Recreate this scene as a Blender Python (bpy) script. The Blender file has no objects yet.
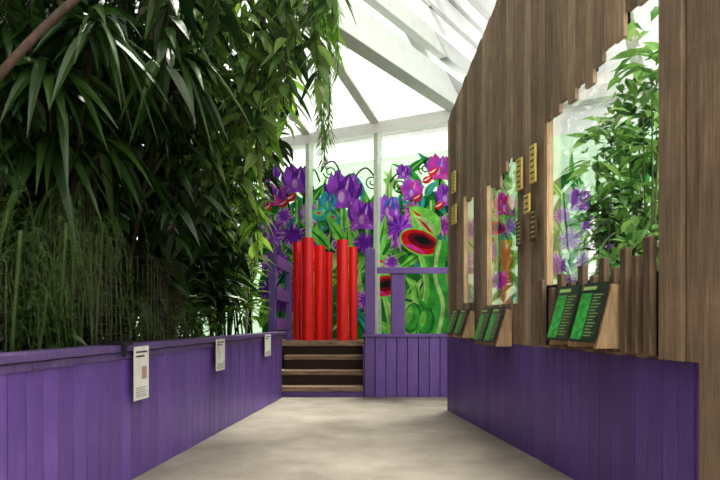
import bpy, math, random
from mathutils import Vector, Matrix
R=random.Random(7)
V=Vector
scene=bpy.context.scene
F=700.0
def W(px,py,Y): return V(((px-360)/F*Y, Y, 1+(320-py)/F*Y))
UP=V((0,0,1))

# ---------------- mesh builder
class MB:
    def __init__(s): s.v=[]; s.f=[]; s.m=[]
    def face(s,pts,m=0):
        n=len(s.v); s.v+= [tuple(p) for p in pts]; s.f.append(tuple(range(n,n+len(pts)))); s.m.append(m)
    def hexa(s,o,a,b,c,m=0,dropa=0):
        n=len(s.v)
        dz=V((0,0,dropa))
        P=[o,o+a,o+a+b,o+b,o+c,o+a+c-dz,o+a+b+c-dz,o+b+c]
        s.v+=[tuple(p) for p in P]
        for q in ((0,3,2,1),(4,5,6,7),(0,1,5,4),(1,2,6,5),(2,3,7,6),(3,0,4,7)):
            s.f.append(tuple(n+i for i in q)); s.m.append(m)
    def box(s,x0,x1,y0,y1,z0,z1,m=0):
        s.hexa(V((x0,y0,z0)),V((x1-x0,0,0)),V((0,y1-y0,0)),V((0,0,z1-z0)),m)
    def beam(s,p,q,w,h,m=0):
        d=(q-p); side=d.cross(UP)
        if side.length<1e-5: side=V((1,0,0))
        side.normalize(); n=side.cross(d).normalized()
        s.hexa(p-side*w/2-n*h/2, side*w, d, n*h, m)
    def tube(s,pts,rad,n=8,m=0,cap=True):
        if not isinstance(rad,(list,tuple)): rad=[rad]*len(pts)
        base=len(s.v); 
        ref=V((0.3,0.9,0.1))
        for i,p in enumerate(pts):
            d=(pts[min(i+1,len(pts)-1)]-pts[max(i-1,0)]).normalized()
            a=d.cross(ref)
            if a.length<1e-3: a=d.cross(V((1,0,0)))
            a.normalize(); b=d.cross(a)
            for k in range(n):
                t=2*math.pi*k/n
                s.v.append(tuple(p+(a*math.cos(t)+b*math.sin(t))*rad[i]))
        for i in range(len(pts)-1):
            for k in range(n):
                k2=(k+1)%n
                s.f.append((base+i*n+k,base+i*n+k2,base+(i+1)*n+k2,base+(i+1)*n+k)); s.m.append(m)
        if cap:
            s.f.append(tuple(base+k for k in range(n))[::-1]); s.m.append(m)
            s.f.append(tuple(base+(len(pts)-1)*n+k for k in range(n))); s.m.append(m)
    def lathe(s,cx,cy,prof,n=32,m=0):
        base=len(s.v)
        for (r,z) in prof:
            for k in range(n):
                t=2*math.pi*k/n; s.v.append((cx+r*math.cos(t),cy+r*math.sin(t),z))
        for i in range(len(prof)-1):
            for k in range(n):
                k2=(k+1)%n
                s.f.append((base+i*n+k,base+i*n+k2,base+(i+1)*n+k2,base+(i+1)*n+k)); s.m.append(m)
        s.f.append(tuple(base+(len(prof)-1)*n+k for k in range(n))); s.m.append(m)
    def leaf(s,o,d,L,Wd,droop=0.3,seg=4,fold=0.3,m=0,fat=0.8):
        d=d.normalized(); side=d.cross(UP)
        if side.length<0.05: side=V((R.uniform(-1,1),R.uniform(-1,1),0))
        side.normalize(); ang=R.uniform(-.7,.7)
        n=side.cross(d)
        side=(side*math.cos(ang)+n*math.sin(ang)); n=side.cross(d)
        b=len(s.v)
        for i in range(seg+1):
            t=i/seg
            p=o+d*(L*t)-UP*(droop*L*t*t)
            w=Wd*.5*max(0.04,math.sin(math.pi*min(1,t**fat)))
            s.v.append(tuple(p-side*w+n*(fold*w))); s.v.append(tuple(p)); s.v.append(tuple(p+side*w+n*(fold*w)))
        for i in range(seg):
            q=b+i*3
            s.f.append((q,q+1,q+4,q+3)); s.m.append(m)
            s.f.append((q+1,q+2,q+5,q+4)); s.m.append(m)

def mk(mb,name,mats,origin=None,parent=None,label=None,category=None,kind=None,group=None,smooth=False,bevel=0):
    me=bpy.data.meshes.new(name)
    o=V(origin) if origin is not None else V((0,0,0))
    me.from_pydata([tuple(V(v)-o) for v in mb.v],[],mb.f)
    for mt in mats: me.materials.append(mt)
    me.polygons.foreach_set('material_index',mb.m)
    if smooth: me.polygons.foreach_set('use_smooth',[True]*len(me.polygons))
    me.update()
    ob=bpy.data.objects.new(name,me)
    scene.collection.objects.link(ob)
    if parent is not None:
        ob.parent=parent; ob.location=o-V(parent['org'])
    else: ob.location=o
    ob['org']=tuple(o)
    if label: ob['label']=label
    if category: ob['category']=category
    if kind: ob['kind']=kind
    if group: ob['group']=group
    if bevel:
        b=ob.modifiers.new('bev','BEVEL'); b.width=bevel; b.segments=2
    return ob
def empty(name,origin,label,category,group=None):
    ob=bpy.data.objects.new(name,None); scene.collection.objects.link(ob)
    ob.location=origin; ob['org']=tuple(origin); ob['label']=label; ob['category']=category
    ob.empty_display_size=.1
    if group: ob['group']=group
    return ob

# ---------------- materials
def mat(name):
    m=bpy.data.materials.new(name); m.use_nodes=True
    nt=m.node_tree; p=nt.nodes['Principled BSDF']
    return m,nt,p
def simple(name,col,rough=.6,metal=0,var=0.12,scale=8):
    m,nt,p=mat(name)
    p.inputs['Roughness'].default_value=rough; p.inputs['Metallic'].default_value=metal
    tc=nt.nodes.new('ShaderNodeTexCoord'); nz=nt.nodes.new('ShaderNodeTexNoise'); nz.inputs['Scale'].default_value=scale; nz.inputs['Detail'].default_value=4
    nt.links.new(tc.outputs['Object'],nz.inputs['Vector'])
    cr=nt.nodes.new('ShaderNodeValToRGB')
    cr.color_ramp.elements[0].position=.3; cr.color_ramp.elements[1].position=.7
    cr.color_ramp.elements[0].color=tuple(c*(1-var) for c in col)+(1,)
    cr.color_ramp.elements[1].color=tuple(min(1,c*(1+var)) for c in col)+(1,)
    nt.links.new(nz.outputs['Fac'],cr.inputs['Fac']); nt.links.new(cr.outputs['Color'],p.inputs['Base Color'])
    return m
def boards(name,c0,c1,rough=.6,stretch=(14,14,1.2),isl=.5,bump=.25,wear=.72):
    m,nt,p=mat(name); N=nt.nodes.new; L=nt.links.new
    p.inputs['Roughness'].default_value=rough
    tc=N('ShaderNodeTexCoord'); mp=N('ShaderNodeMapping'); mp.inputs['Scale'].default_value=stretch
    geo=N('ShaderNodeNewGeometry')
    add=N('ShaderNodeVectorMath'); add.operation='ADD'
    sc=N('ShaderNodeVectorMath'); sc.operation='SCALE'; sc.inputs['Scale'].default_value=37
    cmb=N('ShaderNodeCombineXYZ'); L(geo.outputs['Random Per Island'],cmb.inputs[0]); L(geo.outputs['Random Per Island'],cmb.inputs[2])
    L(cmb.outputs[0],sc.inputs[0]); L(tc.outputs['Object'],add.inputs[0]); L(sc.outputs[0],add.inputs[1]); L(add.outputs[0],mp.inputs['Vector'])
    nz=N('ShaderNodeTexNoise'); nz.inputs['Scale'].default_value=3; nz.inputs['Detail'].default_value=9; nz.inputs['Roughness'].default_value=.65; nz.inputs['Distortion'].default_value=.6
    L(mp.outputs[0],nz.inputs['Vector'])
    cr=N('ShaderNodeValToRGB'); cr.color_ramp.elements[0].position=.33; cr.color_ramp.elements[1].position=.66
    cr.color_ramp.elements[0].color=c0+(1,); cr.color_ramp.elements[1].color=c1+(1,)
    L(nz.outputs['Fac'],cr.inputs['Fac'])
    mr=N('ShaderNodeMapRange'); mr.inputs['To Min'].default_value=1-isl; mr.inputs['To Max'].default_value=1+isl*.6
    L(geo.outputs['Random Per Island'],mr.inputs['Value'])
    vm=N('ShaderNodeVectorMath'); vm.operation='SCALE'; L(cr.outputs['Color'],vm.inputs[0]); L(mr.outputs[0],vm.inputs['Scale'])
    last=vm.outputs[0]
    n3=N('ShaderNodeTexNoise'); n3.inputs['Scale'].default_value=2.2; n3.inputs['Detail'].default_value=7; n3.inputs['Roughness'].default_value=.7
    L(add.outputs[0],n3.inputs['Vector'])
    c3=N('ShaderNodeValToRGB'); c3.color_ramp.elements[0].position=.35; c3.color_ramp.elements[1].position=.65
    c3.color_ramp.elements[0].color=(wear,wear,wear+.02,1); c3.color_ramp.elements[1].color=(1.12,1.1,1.08,1)
    L(n3.outputs['Fac'],c3.inputs['Fac'])
    vm2=N('ShaderNodeVectorMath'); vm2.operation='MULTIPLY'; L(last,vm2.inputs[0]); L(c3.outputs['Color'],vm2.inputs[1])
    L(vm2.outputs[0],p.inputs['Base Color'])
    bp=N('ShaderNodeBump'); bp.inputs['Strength'].default_value=bump; bp.inputs['Distance'].default_value=.01
    L(nz.outputs['Fac'],bp.inputs['Height']); L(bp.outputs[0],p.inputs['Normal'])
    return m
def leafmat(name,c0,c1,rough=.4,trans=.3):
    m,nt,p=mat(name); N=nt.nodes.new; L=nt.links.new
    geo=N('ShaderNodeNewGeometry'); cr=N('ShaderNodeValToRGB')
    cr.color_ramp.elements[0].color=c0+(1,); cr.color_ramp.elements[1].color=c1+(1,)
    L(geo.outputs['Random Per Island'],cr.inputs['Fac']); L(cr.outputs['Color'],p.inputs['Base Color'])
    p.inputs['Roughness'].default_value=rough
    tr=N('ShaderNodeBsdfTranslucent'); L(cr.outputs['Color'],tr.inputs['Color'])
    mx=N('ShaderNodeMixShader'); mx.inputs[0].default_value=trans
    L(p.outputs[0],mx.inputs[1]); L(tr.outputs[0],mx.inputs[2])
    L(mx.outputs[0],nt.nodes['Material Output'].inputs['Surface'])
    return m
def flat(name,col,rough=.4):
    return simple(name,tuple(c*.95 for c in col),rough,var=.4,scale=6)

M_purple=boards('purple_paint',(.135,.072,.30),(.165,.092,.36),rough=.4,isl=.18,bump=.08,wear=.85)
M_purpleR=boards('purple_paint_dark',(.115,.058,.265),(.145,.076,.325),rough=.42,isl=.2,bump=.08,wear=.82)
M_cap=boards('worn_purple_cap',(.11,.07,.2),(.17,.11,.3),rough=.5,isl=.2,bump=.2)
M_dark=simple('dark_gap',(.01,.008,.012),.9)
M_wood=boards('weathered_wood',(.225,.158,.10),(.44,.335,.23),rough=.8,stretch=(22,22,1.0),isl=.4,bump=.35)
M_stake=boards('stake_wood',(.11,.075,.048),(.29,.21,.14),rough=.85,isl=.4,bump=.5)
M_wood2=boards('pale_wood',(.35,.24,.13),(.6,.45,.28),rough=.7,isl=.2,bump=.2)
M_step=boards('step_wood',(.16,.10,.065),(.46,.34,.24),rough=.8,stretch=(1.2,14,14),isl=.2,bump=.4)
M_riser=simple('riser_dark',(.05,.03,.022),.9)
M_red=simple('red_paint',(.78,.012,.016),.42,var=.02,scale=5)
M_white=simple('white_frame',(.88,.9,.88),.5,var=.03)
M_grey=simple('grey_beam',(.62,.65,.64),.5,var=.05)
M_frame=simple('green_white_frame',(.62,.7,.62),.5,var=.08)
M_soil=simple('soil',(.02,.014,.009),.95,var=.4,scale=20)
M_bark=boards('bark',(.02,.014,.009),(.05,.036,.025),rough=.9,stretch=(8,8,2),isl=.1)
M_branch=boards('branch_bark',(.03,.018,.012),(.08,.05,.035),rough=.9,stretch=(8,8,2),isl=.1)
M_stem=simple('green_stem',(.04,.07,.02),.6)
M_wire=simple('rusty_wire',(.07,.06,.045),.55,metal=.2)
M_metal=simple('dark_metal',(.03,.03,.035),.45,metal=.6)
M_board=simple('sign_backing',(.02,.03,.025),.5)
M_sgreen=simple('sign_green',(.04,.42,.07),.4,var=.6,scale=30)
M_sblack=simple('sign_black',(.012,.035,.018),.35)
M_sltg=simple('sign_light_green',(.4,.6,.2),.5)
M_swhite=simple('sign_white',(.7,.7,.66),.5)
M_syel=simple('sign_yellow',(.72,.6,.18),.6)
M_splaq=simple('sign_plaque',(.09,.075,.045),.6)
M_stext=simple('sign_ink',(.03,.03,.04),.6)
M_pink=simple('sign_pink',(.4,.28,.24),.5,var=.3,scale=12)
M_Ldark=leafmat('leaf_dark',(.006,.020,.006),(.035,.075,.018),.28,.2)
M_Lmid=leafmat('leaf_mid',(.012,.036,.010),(.065,.13,.03),.28,.3)
M_Lgrey=leafmat('leaf_olive',(.03,.08,.028),(.20,.31,.09),.3,.45)
M_Lbright=leafmat('leaf_bright',(.10,.24,.03),(.36,.54,.10),.4,.5)
M_Lfern=leafmat('leaf_fern',(.05,.13,.018),(.22,.38,.07),.5,.3)
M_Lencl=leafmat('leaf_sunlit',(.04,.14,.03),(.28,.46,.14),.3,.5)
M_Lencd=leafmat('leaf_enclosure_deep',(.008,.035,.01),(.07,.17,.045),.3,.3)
# concrete
m,nt,p=mat('concrete_floor'); N=nt.nodes.new; L=nt.links.new
tc=N('ShaderNodeTexCoord')
n1=N('ShaderNodeTexNoise'); n1.inputs['Scale'].default_value=1.3; n1.inputs['Detail'].default_value=10; n1.inputs['Roughness'].default_value=.65
n2=N('ShaderNodeTexNoise'); n2.inputs['Scale'].default_value=90; n2.inputs['Detail'].default_value=4; n2.inputs['Roughness'].default_value=.6
L(tc.outputs['Object'],n1.inputs['Vector']); L(tc.outputs['Object'],n2.inputs['Vector'])
c1=N('ShaderNodeValToRGB'); c1.color_ramp.elements[0].position=.33; c1.color_ramp.elements[1].position=.68
c1.color_ramp.elements[0].color=(.215,.185,.155,1); c1.color_ramp.elements[1].color=(.40,.355,.305,1)
c2=N('ShaderNodeValToRGB'); c2.color_ramp.elements[0].position=.35; c2.color_ramp.elements[1].position=.65
c2.color_ramp.elements[0].color=(.74,.74,.74,1); c2.color_ramp.elements[1].color=(1.1,1.1,1.1,1)
mu=N('ShaderNodeMix'); mu.data_type='RGBA'; mu.blend_type='MULTIPLY'; mu.inputs[0].default_value=1
L(n1.outputs['Fac'],c1.inputs['Fac']); L(n2.outputs['Fac'],c2.inputs['Fac']); L(c1.outputs[0],mu.inputs[6]); L(c2.outputs[0],mu.inputs[7]); L(mu.outputs[2],p.inputs['Base Color'])
p.inputs['Roughness'].default_value=.75
bp=N('ShaderNodeBump'); bp.inputs['Strength'].default_value=.2; bp.inputs['Distance'].default_value=.01; L(n2.outputs['Fac'],bp.inputs['Height']); L(bp.outputs[0],p.inputs['Normal'])
M_floor=m
# glass (thin)
def glass(name,gloss,tint=(1,1,1),diff=0,streak=False,dcol=.5):
    m=bpy.data.materials.new(name); m.use_nodes=True; nt=m.node_tree; N=nt.nodes.new; L=nt.links.new
    for n in list(nt.nodes):
        if n.type!='OUTPUT_MATERIAL': nt.nodes.remove(n)
    out=nt.nodes['Material Output']
    t=N('ShaderNodeBsdfTransparent'); t.inputs[0].default_value=tint+(1,)
    if streak:
        tc=N('ShaderNodeTexCoord'); nz=N('ShaderNodeTexNoise'); nz.inputs['Scale'].default_value=.9; nz.inputs['Detail'].default_value=6
        L(tc.outputs['Object'],nz.inputs['Vector']); cr=N('ShaderNodeValToRGB'); cr.color_ramp.elements[0].position=.35; cr.color_ramp.elements[1].position=.65
        cr.color_ramp.elements[0].color=tuple(c*.6 for c in tint)+(1,); cr.color_ramp.elements[1].color=tuple(min(1,c*1.15) for c in tint)+(1,)
        L(nz.outputs['Fac'],cr.inputs['Fac']); L(cr.outputs[0],t.inputs[0])
    g=N('ShaderNodeBsdfGlossy'); g.inputs['Roughness'].default_value=.02
    fr=N('ShaderNodeFresnel'); fr.inputs['IOR'].default_value=1.5
    ma=N('ShaderNodeMath'); ma.operation='MULTIPLY'; ma.inputs[1].default_value=gloss; L(fr.outputs[0],ma.inputs[0])
    mx=N('ShaderNodeMixShader'); L(ma.outputs[0],mx.inputs[0]); L(t.outputs[0],mx.inputs[1]); L(g.outputs[0],mx.inputs[2])
    if diff:
        d=N('ShaderNodeBsdfTranslucent'); d.inputs[0].default_value=(dcol,dcol*1.04,dcol*1.04,1)
        m2=N('ShaderNodeMixShader'); m2.inputs[0].default_value=diff
        L(mx.outputs[0],m2.inputs[1]); L(d.outputs[0],m2.inputs[2]); L(m2.outputs[0],out.inputs[0])
    else: L(mx.outputs[0],out.inputs[0])
    return m
M_glass=glass('window_glass',2.6,(.93,.97,.95))
M_roof=glass('roof_glass',.3,(.285,.30,.298),.15,True,.26)
M_upper=glass('upper_glass',.3,(.25,.28,.26),.3,True,.3)
M_frost=leafmat('frosted_panel',(.55,.66,.58),(.6,.7,.62),.5,.5)
M_frost2=leafmat('side_panel',(.4,.5,.42),(.45,.55,.46),.5,.5)

# ---------------- camera, world
cam=bpy.data.cameras.new('camera'); co=bpy.data.objects.new('camera',cam); scene.collection.objects.link(co)
co.location=(0,0,1); co.rotation_euler=(math.pi/2,0,0); cam.lens=35; cam.sensor_width=36; cam.shift_y=80/720
cam.dof.use_dof=True; cam.dof.focus_distance=9.0; cam.dof.aperture_fstop=4.0
scene.camera=co
w=bpy.data.worlds.new('world'); scene.world=w; w.use_nodes=True
bg=w.node_tree.nodes['Background']
bg.inputs[0].default_value=(1,.97,.92,1); bg.inputs[1].default_value=3.15
sun=bpy.data.lights.new('sun','SUN'); sun.energy=24; sun.angle=.35; sun.color=(1,.94,.83)
so=bpy.data.objects.new('sun',sun); scene.collection.objects.link(so); so.rotation_euler=(math.radians(-24),math.radians(8),0)
al=bpy.data.lights.new('enclosure_fill','AREA'); al.energy=50; al.size=1.2; al.color=(1,.97,.88)  # added fill light that brightens the plants behind the windows
ao=bpy.data.objects.new('enclosure_fill',al); scene.collection.objects.link(ao); ao.location=(3.0,4.3,3.3); ao.rotation_euler=(math.radians(42),0,0)
scene.view_settings.view_transform='Standard'
for lk in ('Medium High Contrast','High Contrast'):
    try:
        scene.view_settings.look=lk; break
    except Exception: pass

# ---------------- shell
fl=MB(); fl.box(-6,7,-3,15,-.1,0); mk(fl,'floor',[M_floor],kind='structure')
S=.5
P0=V((-1.72,12.3,0)); D=V((.859,-.512,0)); Pn=V((-.512,-.859,0))
def far(px,py,off=0):
    x=(px-360)/F; Y=(9.685-off)/(.512*x+.859)
    return W(px,py,Y)
def fw(u,z,off=0): return P0+D*u+Pn*off+UP*z
HZ=3.95
bw=MB(); bw.hexa(fw(-2.9,0,-.12),D*10.3,Pn*.12,UP*3.55); mk(bw,'wall_back',[M_frost],kind='structure')
bw=MB(); bw.face([fw(-2.9,3.55,-.06),fw(7.4,3.55,-.06),fw(7.4,HZ,-.06),fw(-2.9,HZ,-.06)]); mk(bw,'window_5',[M_upper],kind='structure')
wl=MB(); wl.hexa(V((-4.7,-3,0)),V((.3,16.8,0)),V((-.1,0,0)),UP*6.5); mk(wl,'left_shade_wall',[simple('dark_wall',(.02,.03,.02),.9)],kind='structure')  # unseen dark opaque wall, added tall to keep the left foliage dim
wf=MB(); wf.box(-6,7,-3.1,-3,0,4); mk(wf,'wall_front',[simple('front_wall',(.4,.38,.34),.9)],kind='structure')
ww=MB(); ww.box(5.6,5.7,-3,8.0,0,3.2); mk(ww,'wall_side',[M_frost2],kind='structure')
ce=MB(); ce.box(-5,-1.9,-3,7.5,5.9,6.0); mk(ce,'left_sky_blocker',[M_dark],kind='structure')  # unseen opaque strip, added to keep sky light off the left plants
# trim: mullions + plate
i=0
for u in (-.24,1.064,2.37,3.67,4.97,6.27):
    t=MB(); t.hexa(fw(u-.035,.0,.0),D*.07,Pn*.14,UP*HZ); mk(t,'trim_%d'%(i+1),[M_frame],kind='structure'); i+=1
t=MB(); t.hexa(fw(-2.9,HZ-.02,-.1),D*10.3,Pn*.26,UP*.17); mk(t,'trim_%d'%(i+1),[M_white],kind='structure'); i+=1
# roof
def roof(u,k,dz=0): return fw(u,HZ+.1+k*S+dz,k)
r=MB(); r.face([roof(-2.9,-.1),roof(7.4,-.1),roof(7.4,9),roof(-2.9,9)])
mk(r,'window_1',[M_roof],kind='structure')
for u in (-.24,1.064,2.37,3.67,4.97,6.27):
    t=MB(); t.beam(roof(u,0,-.03),roof(u,9,-.03),.15,.05); mk(t,'trim_%d'%(i+1),[M_white],kind='structure'); i+=1
for (px,py,wd) in ((460,101,.38),(470,72,.22),(480,50,.06),(487,36,.06),(497,20,.20)):
    a=far(px,py,0); a=a
    t=MB(); t.beam(a,a+Pn*9,wd*.6,wd); mk(t,'roof_beam',[M_grey],label='pale grey painted steel roof beam under the glazing',category='roof beam',group='roof beams',bevel=.01)

# ---------------- left planter wall
def lx(y): return -1.83+.092*y
HL=.84
tL=V((.092,1,0)).normalized(); nL=V((1,-.092,0)).normalized()
b=MB(); y=1.2
while y<9.0:
    o=V((lx(y),y,0)); b.hexa(o,tL*.137,-nL*.022,UP*(HL-.03+0)); y+=.1445
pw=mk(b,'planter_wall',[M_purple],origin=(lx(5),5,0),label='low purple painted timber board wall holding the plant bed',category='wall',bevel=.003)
b=MB(); b.hexa(V((lx(1.2),1.2,0))-nL*.03,tL*7.95,-nL*.05,UP*(HL-.05)); mk(b,'backing',[M_dark],origin=(lx(5),5,0),parent=pw)
b=MB(); b.hexa(V((lx(1.2),1.2,HL-.03))+nL*.035,tL*7.95,-nL*.16,UP*.04); b.hexa(V((lx(1.2),1.2,HL-.075))+nL*.012,tL*7.95,-nL*.03,UP*.04)
mk(b,'cap_rail',[M_cap],origin=(lx(5),5,0),parent=pw,bevel=.004,label='worn purple cap board')
s=MB(); n=len(s.v)
s.face([V((-4.0,1.2,.79)),V((lx(1.2)-.13,1.2,.79)),V((lx(9.1)-.13,9.1,.79)),V((-4.0,9.1,.79))]); s.hexa(V((-3.9,9.1,0)),V((2.2,0,0)),V((0,2.6,0)),UP*.5)
mk(s,'planting_bed',[M_soil],label='dark soil bed behind the purple wall',category='soil bed')

# ---------------- right wall
def rx(y): return 1.823-.11*y
tR=V((-.11,1,0)).normalized(); nR=V((-1,-.11,0)).normalized()
def rp(y,z,off=0): 
    return V((rx(y),y,z))+nR*off
def topz(y): return 3.2+.29*(7.78-y)
HR=.81
b=MB(); y=2.97
while y<7.70:
    b.hexa(rp(y,0),tR*.127,-nR*.022,UP*HR); y+=.1335
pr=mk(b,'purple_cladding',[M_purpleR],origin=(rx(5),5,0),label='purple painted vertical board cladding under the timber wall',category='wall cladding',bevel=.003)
b=MB(); b.hexa(rp(2.97,0,-.03),tR*4.78,-nR*.05,UP*HR); mk(b,'backing',[M_dark],origin=(rx(5),5,0),parent=pr)
def hi3(y):
    d=y-3.41
    return 2.72-.33*d if d<.75 else 2.47-.05*(d-.75)
wins=[(3.36,4.88,lambda y:1.24,hi3),
      (5.44,6.30,lambda y:1.13,lambda y:2.28-(.12 if y>5.85 else 0)),
      (6.72,7.10,lambda y:1.17,lambda y:2.2)]
b=MB(); k=0
def wood(y,wd):
    global k
    k+=1
    yc=y+wd/2; off=(.004,-.003,.002,-.002)[k%4]; low=HR
    if yc<2.93: low=0; off+=.04
    top=topz(y)
    seg=[(low,top,.29*wd,0)]
    for (a,c,lo,hi) in wins:
        if a-.01<yc<c+.01:
            seg=[(low,lo(yc),0,0),(hi(yc)+R.uniform(-.08,.05),top,.29*wd,.07)]
    for (z0,z1,dr,up) in seg:
        b.hexa(rp(y,z0,off),tR*(wd-.013),-nR*.024,UP*(z1-z0),0,dr)
        b.hexa(rp(y-.004,z0+up,-.026),tR*(wd+.006),-nR*.008,UP*(z1-z0-.01-up),1,dr)
for (ya,yb,n) in ((2.2,2.93,5),(2.93,3.36,3),(3.36,4.88,12),(4.88,5.44,4),(5.44,6.30,6),(6.30,6.72,3),(6.72,7.10,3),(7.10,7.76,5)):
    wd=(yb-ya)/n
    for j in range(n): wood(ya+wd*j,wd)
mk(b,'wall_right',[M_wood,M_dark],kind='structure')
for (ya,yb,z0,of) in ((3.09,3.28,HR+.005,.07),(2.97,3.075,HR+.005,.055),(2.78,2.955,0,.075)):
    b=MB(); b.hexa(rp(ya,z0,of),tR*(yb-ya),-nR*.03,UP*4.3)
    mk(b,'timber_post',[M_wood],origin=rp(ya,0),label='rough sawn weathered timber post framing the window',category='timber post',group='timber posts beside the window',bevel=.006)
# stakes below window
b=MB(); b.hexa(rp(3.3,HR+.02,.035),tR*1.5,-nR*.012,UP*(.40)); mk(b,'stake_gap_shade',[M_dark],origin=rp(4,HR),label='near-black sheet standing in for the shade between the stakes',category='shade sheet')  # black sheet paints the darkness in the gaps between stakes
for (ya,z,wd) in ((4.72,1.27,.07),(4.55,1.21,.055),(4.39,1.29,.075),(4.24,1.23,.055),(4.08,1.32,.075),(3.94,1.25,.055),(3.81,1.34,.065),(3.69,1.28,.05),(3.57,1.37,.065),(3.46,1.32,.055),(3.33,1.40,.075)):
    b=MB(); b.hexa(rp(ya,HR+.02,.08),tR*wd,-nR*.035,UP*(z-HR-.02)); mk(b,'wooden_stake',[M_stake],origin=rp(ya,HR),label='short dark weathered wooden stake standing below the window sill',category='stake',group='uneven stakes below the window',bevel=.006)
# windows
wi=2
for (a,c,lo,hi) in wins:
    b=MB(); z0=lo(a)-.1; z1=hi(a)+.12
    b.face([rp(a-.05,z0,-.05),rp(a-.05,z1,-.05),rp(c+.05,z1,-.05),rp(c+.05,z0,-.05)])
    nn_=(V(b.v[1])-V(b.v[0])).cross(V(b.v[2])-V(b.v[1]))
    if nn_.dot(nR)<0: b.f=[tuple(reversed(b.f[0]))]
    mk(b,'window_%d'%wi,[M_glass],kind='structure'); wi+=1
    b=MB()
    z1=hi(c)+.1
    b.hexa(rp(c-.045,z0,.0),tR*.05,-nR*.045,UP*(z1-z0)); b.hexa(rp(a-.02,z0,-.03),tR*.05,-nR*.035,UP*(z1-z0))
    b.hexa(rp(a,z0,-.03),tR*(c-a),-nR*.02,UP*.06); 
    mk(b,'trim_%d'%(i+1),[M_wood2],kind='structure'); i+=1

# ---------------- info lecterns on right wall
def lectern(y0,wd,lab,zt,zb,base,proj,gr):
    top=rp(y0,zt,base+.02); bot=rp(y0,zb,proj)
    dn=bot-top; nrm=dn.cross(tR).normalized()
    if nrm.z<0: nrm=-nrm
    o=rp(y0,zb,0)
    q=MB(); q.hexa(top,tR*wd,dn,nrm*.012)
    e=mk(q,'info_sign',[M_board],origin=o,label=lab,category='sign',group=gr,bevel=.002)
    u=dn.normalized(); H=dn.length
    q=MB()
    def bar(a0,a1,b0,b1,m,l):
        q.hexa(top+nrm*(.0122+l*.0006)+tR*(wd*(1-a1))+u*(H*b0),tR*(wd*(a1-a0)),u*(H*(b1-b0)),nrm*.0006,m)
    bar(.02,.98,.02,.98,0,0)
    bar(.06,.6,.06,.12,3,1)
    bar(.04,.50,.18,.96,1,1); 
    for j in range(14): bar(.56,.93-.14*((j*7)%3)/2,.2+j*.053,.213+j*.053,3,1)
    mk(q,'printed_face',[M_sblack,M_sgreen,M_swhite,M_sltg],origin=o,parent=e)
    for yy in (.0,wd-.03):
        q=MB()
        A=rp(y0+yy,zt-.02,.01); B=rp(y0+yy,zb-.03,.01); C=rp(y0+yy,zb-.03,proj-.01); Dp=rp(y0+yy,zt-.01,base+.01)
        n=len(q.v); th=tR*.03
        q.v+=[tuple(A),tuple(B),tuple(C),tuple(Dp),tuple(A+th),tuple(B+th),tuple(C+th),tuple(Dp+th)]
        for f in ((0,1,2,3),(7,6,5,4),(0,4,5,1),(1,5,6,2),(2,6,7,3),(3,7,4,0)): q.f.append(tuple(n+x for x in f)); q.m.append(0)
        mk(q,'bracket',[M_wood2],origin=o,parent=e,label='pale angled timber bracket')
lectern(3.67,.30,'black and green information panel on timber bracket by the big window',1.20,.88,.09,.20,'plant information panels')
lectern(4.01,.30,'black and green information panel on timber bracket by the big window',1.20,.88,.09,.20,'plant information panels')
lectern(5.55,.28,'small green information panel under the middle window',1.10,.82,.04,.15,'plant information panels')
lectern(5.87,.28,'small green information panel under the middle window',1.10,.82,.04,.15,'plant information panels')
lectern(6.62,.26,'green information panel near the wall end',1.10,.86,.04,.14,'plant information panels')
lectern(6.95,.26,'green information panel near the wall end',1.10,.86,.04,.14,'plant information panels')

def wallsign(ya,yb,z0,z1,base,ink,lab,rows=6):
    q=MB(); q.hexa(rp(ya,z0,.03),tR*(yb-ya),nR*.015,UP*(z1-z0))
    o=rp(ya,z0,0)
    e=mk(q,'wall_sign',[base],origin=o,label=lab,category='sign',bevel=.002)
    q=MB(); h=(z1-z0)
    for j in range(rows):
        zz=z1-h*(j+.75)/(rows+.3)
        q.hexa(rp(ya+.15*(yb-ya),zz,.045),tR*((yb-ya)*(.7-.15*((j*3)%2))),nR*.0015,UP*(h*.22/rows))
    mk(q,'lettering',[ink],origin=o,parent=e)
wallsign(5.23,5.35,1.98,2.22,M_syel,M_stext,'muted yellow sign with dark lettering on the timber wall')
wallsign(4.95,5.06,1.98,2.25,M_syel,M_stext,'muted yellow sign with dark lettering on the timber wall')
wallsign(5.23,5.35,1.56,1.75,M_splaq,M_syel,'brown plaque with yellowish text lines')
wallsign(4.94,5.05,1.57,1.79,M_splaq,M_syel,'brown plaque with yellowish text lines')
wallsign(5.07,5.18,1.78,1.92,M_syel,M_stext,'small yellow sign between the plaques',3)
wallsign(7.25,7.40,2.33,2.55,M_syel,M_stext,'faded yellow sign high on the timber wall')
wallsign(7.22,7.40,2.0,2.2,M_syel,M_stext,'small faded yellow sign beside the narrow window')

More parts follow.
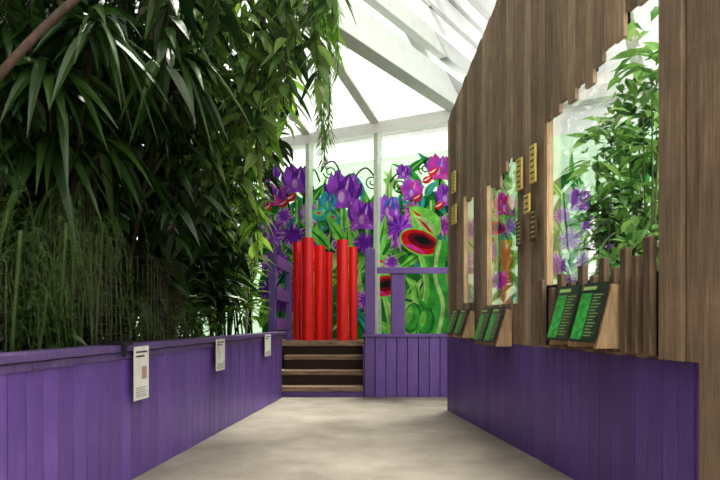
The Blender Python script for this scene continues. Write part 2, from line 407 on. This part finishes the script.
# posters on left wall
def poster(px0,px1,z0,z1,lab,pic,of=.002):
    def yof(px): 
        x=(px-360)/F; return -1.83/(x-.092)
    ya,yb=yof(px0),yof(px1); o=V((lx(ya),ya,z0))+nL*of
    q=MB(); q.hexa(o,tL*(yb-ya),nL*.004,UP*(z1-z0)); e=mk(q,'notice_poster',[M_swhite],origin=o,label=lab,category='poster')
    h=z1-z0; wd=yb-ya
    def bar(q,a,b_,c,d,m): q.hexa(o+nL*.0042+tL*(wd*a)+UP*(h*c),tL*(wd*(b_-a)),nL*.001,UP*(h*(d-c)),m)
    q=MB()
    for j,(c) in enumerate((.88,.80)): bar(q,.12,.88-.2*(j%2),c,c+.03,0)
    mk(q,'heading',[M_stext],origin=o,parent=e)
    q=MB()
    for j in range(5): bar(q,.12,.85-.1*(j%2),.06+j*.04,.07+j*.04,0)
    mk(q,'small_print',[M_stext],origin=o,parent=e)
    if pic:
        q=MB(); bar(q,.5,.85,.38,.62,0); mk(q,'picture',[M_pink],origin=o,parent=e)
poster(127,142,.50,.835,'white notice with a picture pinned to purple boards',True,.042)
poster(211,220,.56,.835,'white notice with short text pinned to purple boards',False,.042)
poster(261,267,.59,.835,'small white notice pinned to purple boards',False,.042)
q=MB(); yb_=4.14; o=V((lx(yb_)+.02,yb_,HL+.012)); q.hexa(o-nL*.12,tL*.12,nL*.16,UP*.02); q.hexa(o+nL*.02,tL*.03,nL*.02,-UP*.07); q.hexa(o+nL*.0+tL*.09,tL*.03,nL*.02,UP*.04)
mk(q,'metal_bracket',[M_metal],origin=o,label='small dark metal bracket clamped on the ledge',category='bracket')

# ---------------- steps, deck, panel
x0,x1=-1.05,.04
def step(i):
    yf=9.09+.28*i; z=.13+.19*i
    q=MB(); q.box(x0,x1,yf+.03,yf+.28,0 if i==0 else z-.19,z-.03); 
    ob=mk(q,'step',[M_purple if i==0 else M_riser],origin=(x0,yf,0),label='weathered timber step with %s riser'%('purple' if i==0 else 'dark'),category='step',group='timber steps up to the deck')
    q=MB(); q.box(x0,x1,yf,yf+.14,z-.06,z); q.box(x0,x1,yf+.15,yf+.305,z-.06,z)
    mk(q,'tread',[M_step],origin=(x0,yf,0),parent=ob,bevel=.005)
for k_ in range(3): step(k_)
q=MB(); y=9.93; 
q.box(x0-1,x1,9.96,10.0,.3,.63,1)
while y<11.3:
    xr=min(1.9,(9.4-y*.859+.0)/.512)
    q.box(x0-.6,xr,y,y+.13,.63,.70); y+=.14
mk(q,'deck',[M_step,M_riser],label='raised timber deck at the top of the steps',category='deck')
q=MB(); x=.06
while x<1.6:
    q.box(x,x+.132,9.07,9.095,0,HR-.03); x+=.14
e=mk(q,'stair_side_panel',[M_purple],origin=(.8,9.1,0),label='purple vertical board panel beside the steps',category='panel',bevel=.003)
q=MB(); q.box(.05,1.6,9.1,9.13,0,HR-.03); mk(q,'backing',[M_dark],origin=(.8,9.1,0),parent=e)
q=MB(); q.box(.03,1.62,9.04,9.2,HR-.03,HR+.01); mk(q,'cap_rail',[M_purple],origin=(.8,9.1,0),parent=e,bevel=.004)
q=MB(); q.box(.04,.075,9.12,10.2,0,.66); mk(q,'side_board',[M_purple],origin=(.8,9.1,0),parent=e)
# railing
org=(.5,9.15,HR)
e=empty('deck_railing',org,'purple painted timber railing with thick posts above the panel','railing')
q=MB(); a=W(391,0,9.12).x; q.box(a,a+.18,9.06,9.2,HR+.01,1.68); mk(q,'post',[M_purple],origin=org,parent=e,bevel=.006)
q=MB(); a=W(365,0,9.2).x; q.box(a,a+.13,9.06,9.19,HR+.01,1.92); mk(q,'post',[M_purple],origin=org,parent=e,bevel=.006)
q=MB(); q.box(W(377,0,9.05).x,1.6,9.02,9.06,1.60,1.68); mk(q,'top_rail',[M_purple],origin=org,parent=e,bevel=.004)
org=(-1.1,9.2,0)
e=empty('stair_railing',org,'purple slatted handrail beside the steps','railing')
q=MB(); a=W(269,0,9.2).x; q.box(a,a+.09,9.14,9.24,.0,1.92); mk(q,'post',[M_purple],origin=org,parent=e,bevel=.005)
q=MB(); a=W(286,0,10.2).x; q.box(a,a+.08,10.15,10.25,.3,1.8); mk(q,'post',[M_purple],origin=org,parent=e,bevel=.005)
for z in (1.78,1.35,.95):
    q=MB(); q.beam(V((-1.1,9.16,z)),V((-1.03,10.2,z-.02)),.035,.16); mk(q,'rail_board',[M_purple],origin=org,parent=e,bevel=.004)

# ---------------- red poles
for (pxa,pxb,pt,Y) in ((293,301.5,242,10.62),(301.5,313.5,238,10.25),(314.5,325,246,10.4),(325.5,332.5,252,10.6),(337,348,240,10.25),(349,357,247,10.5)):
    A=W((pxa+pxb)/2,pt,Y); rr=(pxb-pxa)/2/F*Y*1.04; z0=.70; zt=A.z
    q=MB()
    q.lathe(A.x,Y,[(rr,z0),(rr,zt-.012),(rr*.97,zt),(rr*.84,zt),(rr*.82,zt-.02),(rr*.82,zt-.25)],40)
    ob=mk(q,'red_pole',[M_red],origin=(A.x,Y,z0),label='thick glossy red painted pole standing on the deck',category='pole',group='cluster of red poles',smooth=False)
    for pg in ob.data.polygons: pg.use_smooth=len(pg.vertices)==4 and abs(pg.normal.z)<.5
    try: ob.data.set_sharp_from_angle(angle=.6)
    except Exception: pass
        
# ---------------- mural
cols={'g1':(.025,.27,.05),'g2':(.07,.5,.08),'g3':(.24,.72,.12),'g4':(.01,.12,.04),'g5':(.5,.88,.32),'t':(.05,.5,.5),'p1':(.17,.03,.45),'p2':(.40,.10,.72),'p3':(.66,.42,.9),'m':(.68,.07,.48),'r':(.70,.02,.03),'k':(.01,.02,.02),'w':(.8,.85,.78),'b':(.08,.2,.7),'y':(.7,.55,.08),'r2':(.22,.006,.03)}
keys=list(cols); mm=[flat('mural_'+k_,cols[k_]) for k_ in keys]; KI={k_:i_ for i_,k_ in enumerate(keys)}
mu_=MB(); lay=[0]
def poly(pts,c):
    lay[0]+=1; o=.004+lay[0]*.00003
    mu_.face([far(x,y,o) for x,y in pts],KI[c])
def ell(x,y,a,b_,c,rot=0,n=20):
    cr,sr=math.cos(rot),math.sin(rot)
    poly([(x+a*math.cos(t)*cr-b_*math.sin(t)*sr, y+a*math.cos(t)*sr+b_*math.sin(t)*cr) for t in [2*math.pi*k/n for k in range(n)]],c)
def blade(x,y,ang,L_,w_,c,bend=0):
    L1=[];L2=[]
    for k in range(9):
        t=k/8; aa=ang+bend*t
        cx=x+math.cos(ang+bend*t*.5)*L_*t; cy=y-math.sin(ang+bend*t*.5)*L_*t
        ww_=w_*.5*math.sin(math.pi*t**.75)
        nx,ny=math.sin(aa),math.cos(aa)
        L1.append((cx+nx*ww_,cy+ny*ww_)); L2.append((cx-nx*ww_,cy-ny*ww_))
    poly(L1+L2[::-1][1:-1],c)
def vein(x,y,ang,L_,w_,c,c2,bend=0):
    blade(x,y,ang,L_,w_,c,bend); blade(x,y,ang,L_*.92,w_*.18,c2,bend)
def line(pts,w_,c):
    for (a,b_) in zip(pts[:-1],pts[1:]):
        dx,dy=b_[0]-a[0],b_[1]-a[1]; l=math.hypot(dx,dy) or 1; nx,ny=-dy/l*w_/2,dx/l*w_/2
        poly([(a[0]+nx,a[1]+ny),(b_[0]+nx,b_[1]+ny),(b_[0]-nx,b_[1]-ny),(a[0]-nx,a[1]-ny)],c)
def smooth_line(P,w_,c,n=8):
    out=[]
    Q=[P[0]]+P+[P[-1]]
    for i_ in range(1,len(Q)-2):
        p0,p1,p2,p3=Q[i_-1:i_+3]
        for j in range(n):
            t=j/n
            out.append(tuple(.5*((2*p1[d])+(-p0[d]+p2[d])*t+(2*p0[d]-5*p1[d]+4*p2[d]-p3[d])*t*t+(-p0[d]+3*p1[d]-3*p2[d]+p3[d])*t**3) for d in (0,1)))
    out.append(P[-1]); line(out,w_,c)
def pom(x,y,r_,c1='p2',c2='p3',n=34):
    for k in range(n):
        a=2*math.pi*k/n+R.uniform(-.1,.1); blade(x,y,a,r_*R.uniform(.75,1.15),r_*.2,c1 if k%2 else c2,R.uniform(-.5,.5))
    for k in range(n//2):
        a=2*math.pi*k/(n//2)+.2; blade(x,y,a,r_*.65,r_*.18,'p1' if k%2 else c1,R.uniform(-.4,.4))
    ell(x,y,r_*.12,r_*.12,'p1')
def spiral(x,y,r0,t0,turns,c='k',w_=1.2):
    pts=[]
    for k in range(30):
        t=k/29; a=t0+turns*2*math.pi*t; rr=r0*(1-t*.8); pts.append((x+rr*math.cos(a),y+rr*math.sin(a)))
    line(pts,w_,c)
poly([(262,345),(262,230),(275,218),(290,226),(300,212),(315,226),(330,212),(345,230),(360,216),(385,222),(395,200),(410,210),(430,190),(455,200),(455,345)],'g1')
cs=['g1','g2','g2','g3','g3','g5','t','g3','g5','g4']
for k_ in range(150):
    x=R.uniform(250,460); y=R.uniform(228,345); a=math.pi/2+R.uniform(-1.1,1.1); vein(x,y,a,R.uniform(28,62),R.uniform(8,16),R.choice(cs),R.choice(['g1','g4','g5']),R.uniform(-.8,.8))
for k_ in range(110):
    x=R.uniform(258,455); y=R.uniform(198,250) if x<390 else R.uniform(178,250); vein(x,y,math.pi/2+R.uniform(-1.1,1.1),R.uniform(16,40),R.uniform(5,11),R.choice(['g2','g3','t','g1','g2','g5','g3','t']),R.choice(['g1','g3']),R.uniform(-.9,.9))
for P in ([(345,205),(340,174),(334,162),(326,164),(321,172)],[(348,200),(356,176),(366,168),(374,176)],[(418,215),(408,184),(398,174),(390,182)],[(436,210),(440,174),(432,158),(424,162)],[(290,215),(284,178),(276,166),(268,172)],[(303,215),(306,180),(314,170),(320,182)]): smooth_line(P,1.6,'k')
spiral(400,186,8,0,1.6); spiral(330,172,7,3,-1.5); spiral(372,182,7,1,1.5); spiral(310,190,6,2,1.5); spiral(425,168,7,2,1.6); spiral(268,168,6,2,1.5)
smooth_line([(404,235),(402,210),(400,195)],3,'g1'); smooth_line([(270,240),(272,215),(276,196)],3,'g1')
for (xa,xb) in ((343,349),(298,302),(432,436),(318,322),(368,372),(282,286)):
    smooth_line([(xb,330),(xb+2,280),(xa,240),(xa,200)],6,'g2'); smooth_line([(xb-1,330),(xb+1,280),(xa-1,240),(xa-1,200)],2,'g5')
def bloom(x,y,s_,c1='p1',c2='p2',c3='p3'):
    s_*=1.1
    for (a,l,w_,c,bd) in ((2.9,15,9,c1,-.9),(.25,15,9,c1,.9),(2.4,17,10,c2,-.8),(.75,17,10,c2,.8),(3.5,12,8,c2,.6),(-.35,12,8,c2,-.6)): vein(x,y+4*s_,a,l*s_,w_*s_,c,c3,bd)
    vein(x,y+7*s_,1.75,21*s_,13*s_,c2,c1); vein(x,y+7*s_,1.35,19*s_,11*s_,c1,c3); ell(x,y+4*s_,5*s_,6*s_,c2); ell(x-1*s_,y+3*s_,2*s_,3.5*s_,c3); 
tulip=bloom
tulip(343,192,1.5); tulip(296,180,1.15); tulip(275,196,.9,'p1','m'); tulip(439,168,1.0,'p2','m'); tulip(363,216,1.2,'p1','p2')
tulip(388,208,.95,'b','p2'); tulip(412,190,.9,'m','p2'); tulip(309,214,.8,'p2','p3','w'); tulip(446,196,.9,'p1','p2'); tulip(328,202,.75,'b','t','g5'); tulip(272,174,.7,'p1','p2'); tulip(404,172,.6,'p1','p2')
for (x,y) in ((318,215),(332,219)): 
    ell(x,y,8,6,'t',.4); ell(x,y-2,5,3,'g3',.4); ell(x+1,y-2,2,1.5,'m')
for (x,y) in ((284,206),(292,200),(440,208),(428,182),(418,200),(268,210),(434,174)): blade(x-6,y,.3,13,7,'r',.5); blade(x-5,y-1,.3,9,2,'w',.5)
pom(272,232,17); pom(293,236,15,'p1','p3'); pom(398,228,23); pom(364,243,12,'p1','p2'); pom(443,226,12,'m','p3'); pom(342,240,13,'p2','p3'); pom(284,216,10)
pom(318,240,12,'p1','p2'); pom(412,210,10,'m','p3'); pom(380,228,9,'p1','p3')
for (x,y,a,l) in ((352,262,1.9,55),(340,270,1.2,48),(372,262,1.1,50),(330,250,2.2,40),(384,300,1.7,52)): vein(x,y,a,l,13,'g3','g1',.4)
def trap(x,y,s_,rot=0.0):
    smooth_line([(x+4*s_,y+62*s_),(x+10*s_,y+38*s_),(x+4*s_,y+6*s_)],15*s_,'g2'); smooth_line([(x+0*s_,y+62*s_),(x+6*s_,y+38*s_),(x+0*s_,y+6*s_)],4*s_,'g3'); smooth_line([(x-2*s_,y+62*s_),(x+4*s_,y+38*s_),(x-2*s_,y+6*s_)],1.3*s_,'g5')
    vein(x+13*s_,y-2*s_,2.0,36*s_,24*s_,'g3','r',.5); vein(x+12*s_,y-3*s_,2.05,26*s_,12*s_,'g5','r',.5)
    ell(x,y,18*s_,11*s_,'g3',rot); ell(x,y,16.5*s_,9.5*s_,'r',rot); ell(x+1*s_,y-1*s_,12*s_,5.8*s_,'r2',rot); ell(x+2*s_,y-1.5*s_,8*s_,3*s_,'k',rot)
    blade(x-14*s_,y+2*s_,-.2,22*s_,3*s_,'m',-.5)
trap(420,242,1.2,.35); trap(384,286,1.05,-.15); trap(300,288,.75,.2)
pom(392,262,9,'p2','p3'); pom(276,262,17,'p2','p3'); pom(286,300,15,'p1','p2'); pom(366,300,12); pom(270,290,14,'p1','p3'); pom(372,268,8,'m','p3')
for k_ in range(14):
    x=R.uniform(400,446); y=R.uniform(325,345); vein(x,y,math.pi/2+R.uniform(-.6,.6),R.uniform(28,44),R.uniform(9,14),R.choice(['g2','g3','g5','t']),'g1',R.uniform(-.4,.4))
# tall stalk at the right of the mural, and leaf mounds
smooth_line([(440,340),(446,305),(438,275),(443,240)],13,'g2'); smooth_line([(437,340),(443,305),(435,275),(440,240)],4,'g5')
for (x,y,a) in ((412,318,11),(426,322,10)): ell(x,y,a*.85,a*1.4,'g1',.2); ell(x-1,y-1,a*.7,a*1.2,'g2',.2); ell(x-3,y-3,a*.32,a*.8,'g3',.2)
# leaves and flowers painted behind side windows in place of the glass reflections
for k_ in range(150):
    x=R.uniform(480,660); y=R.uniform(190,330); vein(x,y,math.pi/2+R.uniform(-.9,.9),R.uniform(25,50),R.uniform(6,12),R.choice(cs),'g1',R.uniform(-.7,.7))
for (x,y,r_) in ((570,240,14),(590,225,12),(496,250,12),(508,225,10),(612,245,12),(562,215,10),(500,280,12),(556,265,13),(584,262,12),(470,230,12),(466,260,10),(575,280,11)): pom(x,y,r_,'p2','p3')
trap(495,228,.7); tulip(505,205,.9,'r','m'); tulip(580,200,.9)
mk(mu_,'mural',mm,origin=far(355,330,0),label='bright painted mural of purple flowers and red-mouthed pitcher plants',category='mural')

# ---------------- plants
def plant(name,label,cat,base,stems,fol,lm,sm=M_bark,group=None):
    e=mk(stems,name,[sm],origin=base,label=label,category=cat,smooth=True,group=group)
    mk(fol,'foliage',lm if isinstance(lm,list) else [lm],origin=base,parent=e)
def rdir(zb=0,zs=1):
    a=R.uniform(0,2*math.pi); z=R.gauss(zb,.35*zs); return V((math.cos(a),math.sin(a),z)).normalized()
def curve(a,b,sag,n=6):
    return [a.lerp(b,t/n)+UP*(sag*math.sin(math.pi*t/n)) for t in range(n+1)]
def bush(name,label,cat,c,rad,Nn,Ln,Wd,lm,base,zb=.2,droop=.4,nst=6,seg=3,sm=M_bark):
    st=MB(); fo=MB()
    for k in range(nst):
        tip=c+V((R.uniform(-.6,.6)*rad[0],R.uniform(-.6,.6)*rad[1],R.uniform(-.2,.6)*rad[2]))
        b0=base+V((R.uniform(-.06,.06),R.uniform(-.06,.06),0)); st.tube(curve(b0,tip,.05),[.014,.012,.01,.008,.007,.006,.004],6)
    for k in range(Nn):
        while True:
            q=V((R.uniform(-1,1),R.uniform(-1,1),R.uniform(-1,1)))
            if .05<q.length<1: break
        pz=c+V((q.x*rad[0],q.y*rad[1],q.z*rad[2]))
        d=(rdir(zb)+q*.6)
        fo.leaf(pz,d,Ln*R.uniform(.6,1.2),Wd*R.uniform(.7,1.2),droop*R.uniform(.3,1.4),seg)
    plant(name,label,cat,base,st,fo,lm,sm)
def bedpt(px,Y): 
    x=(px-360)/F*Y
    return V((min(x,lx(Y)-.25),Y,.79))
def rosette(fo,c,n,Ln,Wd,zb=.3,droop=.6,seg=6):
    for k in range(n): fo.leaf(c+V((R.gauss(0,.02),R.gauss(0,.02),R.uniform(-.08,.08))),rdir(zb),Ln*R.uniform(.7,1.1),Wd*R.uniform(.8,1.1),droop*R.uniform(.5,1.3),seg,.25)

for (px,py,Y,rx_,rz_,n) in ((60,60,7.2,1.1,1.0,800),(170,90,7.6,1.0,1.1,800),(70,220,6.8,1.0,.9,800),(175,230,7.4,.8,.9,700),(20,150,5.4,.7,1.0,500),(215,150,8.6,.7,1.2,600),(250,110,9.6,.6,1.0,350),(140,150,6.4,.7,.8,500),(130,240,5.6,.45,.5,350),(40,260,4.9,.5,.6,350)):
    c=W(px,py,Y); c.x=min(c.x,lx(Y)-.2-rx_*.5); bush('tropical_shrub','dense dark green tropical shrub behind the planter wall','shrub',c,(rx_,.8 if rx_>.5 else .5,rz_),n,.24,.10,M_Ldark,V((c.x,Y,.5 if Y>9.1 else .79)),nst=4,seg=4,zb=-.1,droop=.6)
def hangtree(label,Y,trunkpx,spec,Ln,Wd,lm,step_=.028,fat=.75):
    st=MB(); fo=MB(); b0=bedpt(trunkpx,Y+.4); top=W(trunkpx,-60,Y)
    st.tube(curve(b0,top,0),[.05,.045,.04,.035,.03,.03,.025],8)
    for (px,y0,y1) in spec:
        Yk=Y+R.uniform(-.5,.5)
        a=W(px+R.uniform(-6,6),y0,Yk); e_=W(px+R.uniform(-12,12),y1,Yk)
        st.tube(curve(top,a,.15),[.012,.011,.01,.01,.009,.008,.007],5)
        pts=curve(a,e_,0,8); st.tube(pts,.004,5)
        ln=(a-e_).length; n=int(ln/step_)
        for k in range(n):
            t=k/n; pz=a.lerp(e_,t)
            d=rdir(-.55,.9); fo.leaf(pz,d,Ln*R.uniform(.55,1.25),Wd*R.uniform(.7,1.2),.55*R.uniform(.4,1.3),5,.22,fat=fat)
    plant('weeping_tree',label,'tree',b0,st,fo,lm)
for (px,py,Y,n) in ((60,30,4.2,2),(130,60,4.8,2),(30,120,4.6,2),(110,150,5.4,3),(95,95,4.5,2)):
    c=W(px,py,Y); st=MB(); fo=MB(); base=V((min(c.x-.3,lx(Y)-.5),Y+.6,.79))
    for k_ in range(n):
        tip=c+V((R.uniform(-.35,.35),R.uniform(-.3,.4),R.uniform(-.35,.4)))
        st.tube(curve(base,tip,.1),[.022,.02,.018,.016,.014,.012,.01],7); rosette(fo,tip,30,.5,.07,-.1,.9)
    plant('dracaena','tall dracaena with long dark strap leaves','plant',base,st,fo,M_Lmid)
q=MB(); A=W(-12,88,3.4); B=W(92,-14,4.0); q.tube(curve(A,B,.03),[.024]*7,8)
q.tube(curve(V((-2.2,2.9,.79)),A,.0),[.05,.045,.04,.037,.034,.03,.024],8)
mk(q,'bare_branch',[M_branch],label='thick bare brown branch leaning across the foliage',category='branch',smooth=True)
hangtree('weeping tree with drooping olive green leaf shoots over the path',5.6,150,
 [(330,-60,18),(318,-60,50),(308,-60,85),(300,-60,60),(290,-60,105),(280,-60,75),(268,-60,120),(258,-60,95),(248,-60,160),(238,-60,130),(226,-60,205),(216,-60,150),(205,-60,185),(194,-60,120),(183,-60,200),(172,-60,150),(205,60,220),(235,60,180),(262,20,140),(288,-20,90)],.24,.08,M_Lgrey,.038)
hangtree('weeping tree with lighter drooping leaves behind the first',7.0,120,
 [(150,-40,120),(165,-40,190),(190,-40,210),(215,-40,230),(240,-40,225),(262,-40,150),(275,-40,110),(290,-40,130),(305,-40,70),(320,-40,40),(250,60,245),(225,80,250)],.24,.085,M_Lbright,.04)
hangtree('weeping tree with dark drooping leaves close to the path',4.3,60,
 [(190,-40,60),(170,-40,70),(150,-40,110),(130,-40,90),(110,-40,120),(90,-40,150),(70,-40,130),(50,-40,170),(30,-40,150),(8,-40,170),(210,-40,30),(-10,-40,170)],.22,.08,M_Ldark,.034)
hangtree('dense drooping dark leafed tree deep in the bed',5.2,90,
 [(165,20,190),(148,20,230),(130,20,210),(112,20,240),(95,20,200),(75,20,200),(55,20,200),(35,20,200),(15,20,200),(-5,20,200),(180,30,240),(195,60,250)],.21,.08,M_Ldark,.03)
st=MB(); fo=MB(); 
for (px,y1) in ((322,165),(318,120),(327,140),(336,75),(314,90),(320,150),(325,100)):
    Y=6.6; a=W(px,-60,Y); e_=W(px+2,y1,Y); st.tube(curve(a,e_,0),.003,4)
    n=int((a-e_).length/.010)
    for k_ in range(n): fo.leaf(a.lerp(e_,k_/n),rdir(-1.0,.5),.1,.015,.4,2)
plant('trailing_vine','fine light green trailing vine hanging from the canopy','vine',W(322,-60,6.6),st,fo,leafmat('leaf_vine',(.10,.24,.03),(.26,.46,.09),.5,.4),M_stem)
def fern(c,base,n,Ln,label,lm=M_Lfern,zb=.1,ll=.034):
    st=MB(); fo=MB()
    st.tube(curve(base,c,0),.012,6)
    for k in range(n):
        d=rdir(zb); p0=c+V((R.gauss(0,.07),R.gauss(0,.09),R.gauss(0,.12))); L_=Ln*R.uniform(.5,1.2); side=d.cross(UP).normalized()
        pts=[]
        for j in range(9):
            t=j/8; pts.append(p0+d*L_*t*(.8-.35*t)-UP*(L_*1.1*t*t))
        st.tube(pts,.0014,3,cap=False)
        for j in range(30):
            t=.1+.88*j/30; pz=p0+d*L_*t*(.8-.35*t)-UP*(L_*1.1*t*t)
            s_=side if j%2 else -side
            fo.leaf(pz,(s_+d*.3-UP*.2+V((R.gauss(0,.5),R.gauss(0,.5),R.gauss(0,.5)))),ll*(1.2-t*.5),ll*.42,.3,1,.0)
    plant('asparagus_fern',label,'fern',base,st,fo,lm,M_stem)
cages=((5.0,5.8,1.46),(4.15,4.55,1.52),(2.85,3.3,1.28))
for (ya,yb,zt) in cages:
    ym=(ya+yb)/2
    for (dy,dz,n_,L_) in ((-.12,.08,40,.32),(.15,-.08,36,.28),(0,-.3,26,.26)):
        cc=V((lx(ym+dy),ym+dy,zt-.05+dz))-nL*.30
        fern(cc,V((cc.x-.02,cc.y,.79)),n_,L_,'feathery mossy green plant growing inside a wire cage')
for (ym,z,n_,L_) in ((3.75,1.15,60,.34),(3.95,1.55,50,.42),(4.86,1.05,50,.26),(3.5,1.45,50,.42),(6.05,1.1,50,.3),(4.4,1.62,40,.4)):
    cc=V((lx(ym),ym,z))-nL*.2
    fern(cc,V((cc.x-.05,cc.y,.79)),n_,L_,'bright feathery fern trailing over the planter ledge',ll=.042)
for (px,py,Y,rr,n,lm,Ln,Wd) in ((130,305,5.0,.3,160,M_Ldark,.16,.05),(165,290,5.9,.28,220,M_Ldark,.14,.045),(70,290,4.7,.35,260,M_Ldark,.14,.05),(20,290,4.3,.35,260,M_Ldark,.14,.05),(215,300,6.3,.4,320,M_Lmid,.2,.055),(238,285,7.2,.45,380,M_Lmid,.24,.06),(252,262,8.2,.5,380,M_Lbright,.3,.055),(245,225,8.8,.5,300,M_Lbright,.3,.065),(200,262,7.0,.45,300,M_Lmid,.24,.055),(262,300,8.6,.3,200,M_Lbright,.24,.045),(50,325,3.9,.16,150,M_Lmid,.11,.045),(95,322,4.0,.16,150,M_Lmid,.11,.045),(135,325,4.75,.16,140,M_Lmid,.10,.04),(185,322,6.0,.16,140,M_Lfern,.1,.03),(225,325,6.9,.2,140,M_Lfern,.12,.03),(235,190,8.4,.5,300,M_Lbright,.3,.065)):
    c=W(px,py,Y); c.x=min(c.x,lx(Y)-.2-rr*.85); c.z=max(c.z,.92) if rr<.2 else c.z; bush('leafy_shrub','leafy green shrub growing in the raised bed','shrub',c,(rr*.85,rr,rr),n,Ln,Wd,lm,V((c.x,Y,.79)),zb=.5,nst=5,sm=M_stem)
# wire cages following the wall
for (ya,yb,zt) in cages:
    q=MB(); r_=.0024; dp=.38
    def cp(y_,d_,z): return V((lx(y_),y_,z))-nL*(.15+d_)
    nn=int((yb-ya)/.06)
    for k_ in range(nn+1):
        yy=ya+(yb-ya)*k_/nn
        for d_ in (0,dp): q.tube([cp(yy,d_,.79),cp(yy,d_,zt)],r_,4)
        q.tube([cp(yy,0,zt),cp(yy,dp,zt)],r_,4)
    for k_ in range(1,5):
        for yy in (ya,yb): q.tube([cp(yy,dp*k_/5,.79),cp(yy,dp*k_/5,zt)],r_,4)
    nz=int((zt-.79)/.06)
    for k_ in range(nz+1):
        z=.79+(zt-.79)*k_/nz
        for (A,B) in (((ya,0),(yb,0)),((yb,0),(yb,dp)),((yb,dp),(ya,dp)),((ya,dp),(ya,0))):
            q.tube([cp(A[0],A[1],z),cp(B[0],B[1],z)],r_,4)
    mk(q,'wire_cage',[M_wire],origin=cp((ya+yb)/2,dp/2,.79),label='rusty wire mesh cage protecting a plant',category='cage',group='wire plant cages')

# plants in the glazed room on the right
bx=MB(); bx.box(2.3,5.4,4.2,8.1,0,.7); mk(bx,'planting_bed',[M_soil],label='soil bed inside the glazed enclosure',category='soil bed')
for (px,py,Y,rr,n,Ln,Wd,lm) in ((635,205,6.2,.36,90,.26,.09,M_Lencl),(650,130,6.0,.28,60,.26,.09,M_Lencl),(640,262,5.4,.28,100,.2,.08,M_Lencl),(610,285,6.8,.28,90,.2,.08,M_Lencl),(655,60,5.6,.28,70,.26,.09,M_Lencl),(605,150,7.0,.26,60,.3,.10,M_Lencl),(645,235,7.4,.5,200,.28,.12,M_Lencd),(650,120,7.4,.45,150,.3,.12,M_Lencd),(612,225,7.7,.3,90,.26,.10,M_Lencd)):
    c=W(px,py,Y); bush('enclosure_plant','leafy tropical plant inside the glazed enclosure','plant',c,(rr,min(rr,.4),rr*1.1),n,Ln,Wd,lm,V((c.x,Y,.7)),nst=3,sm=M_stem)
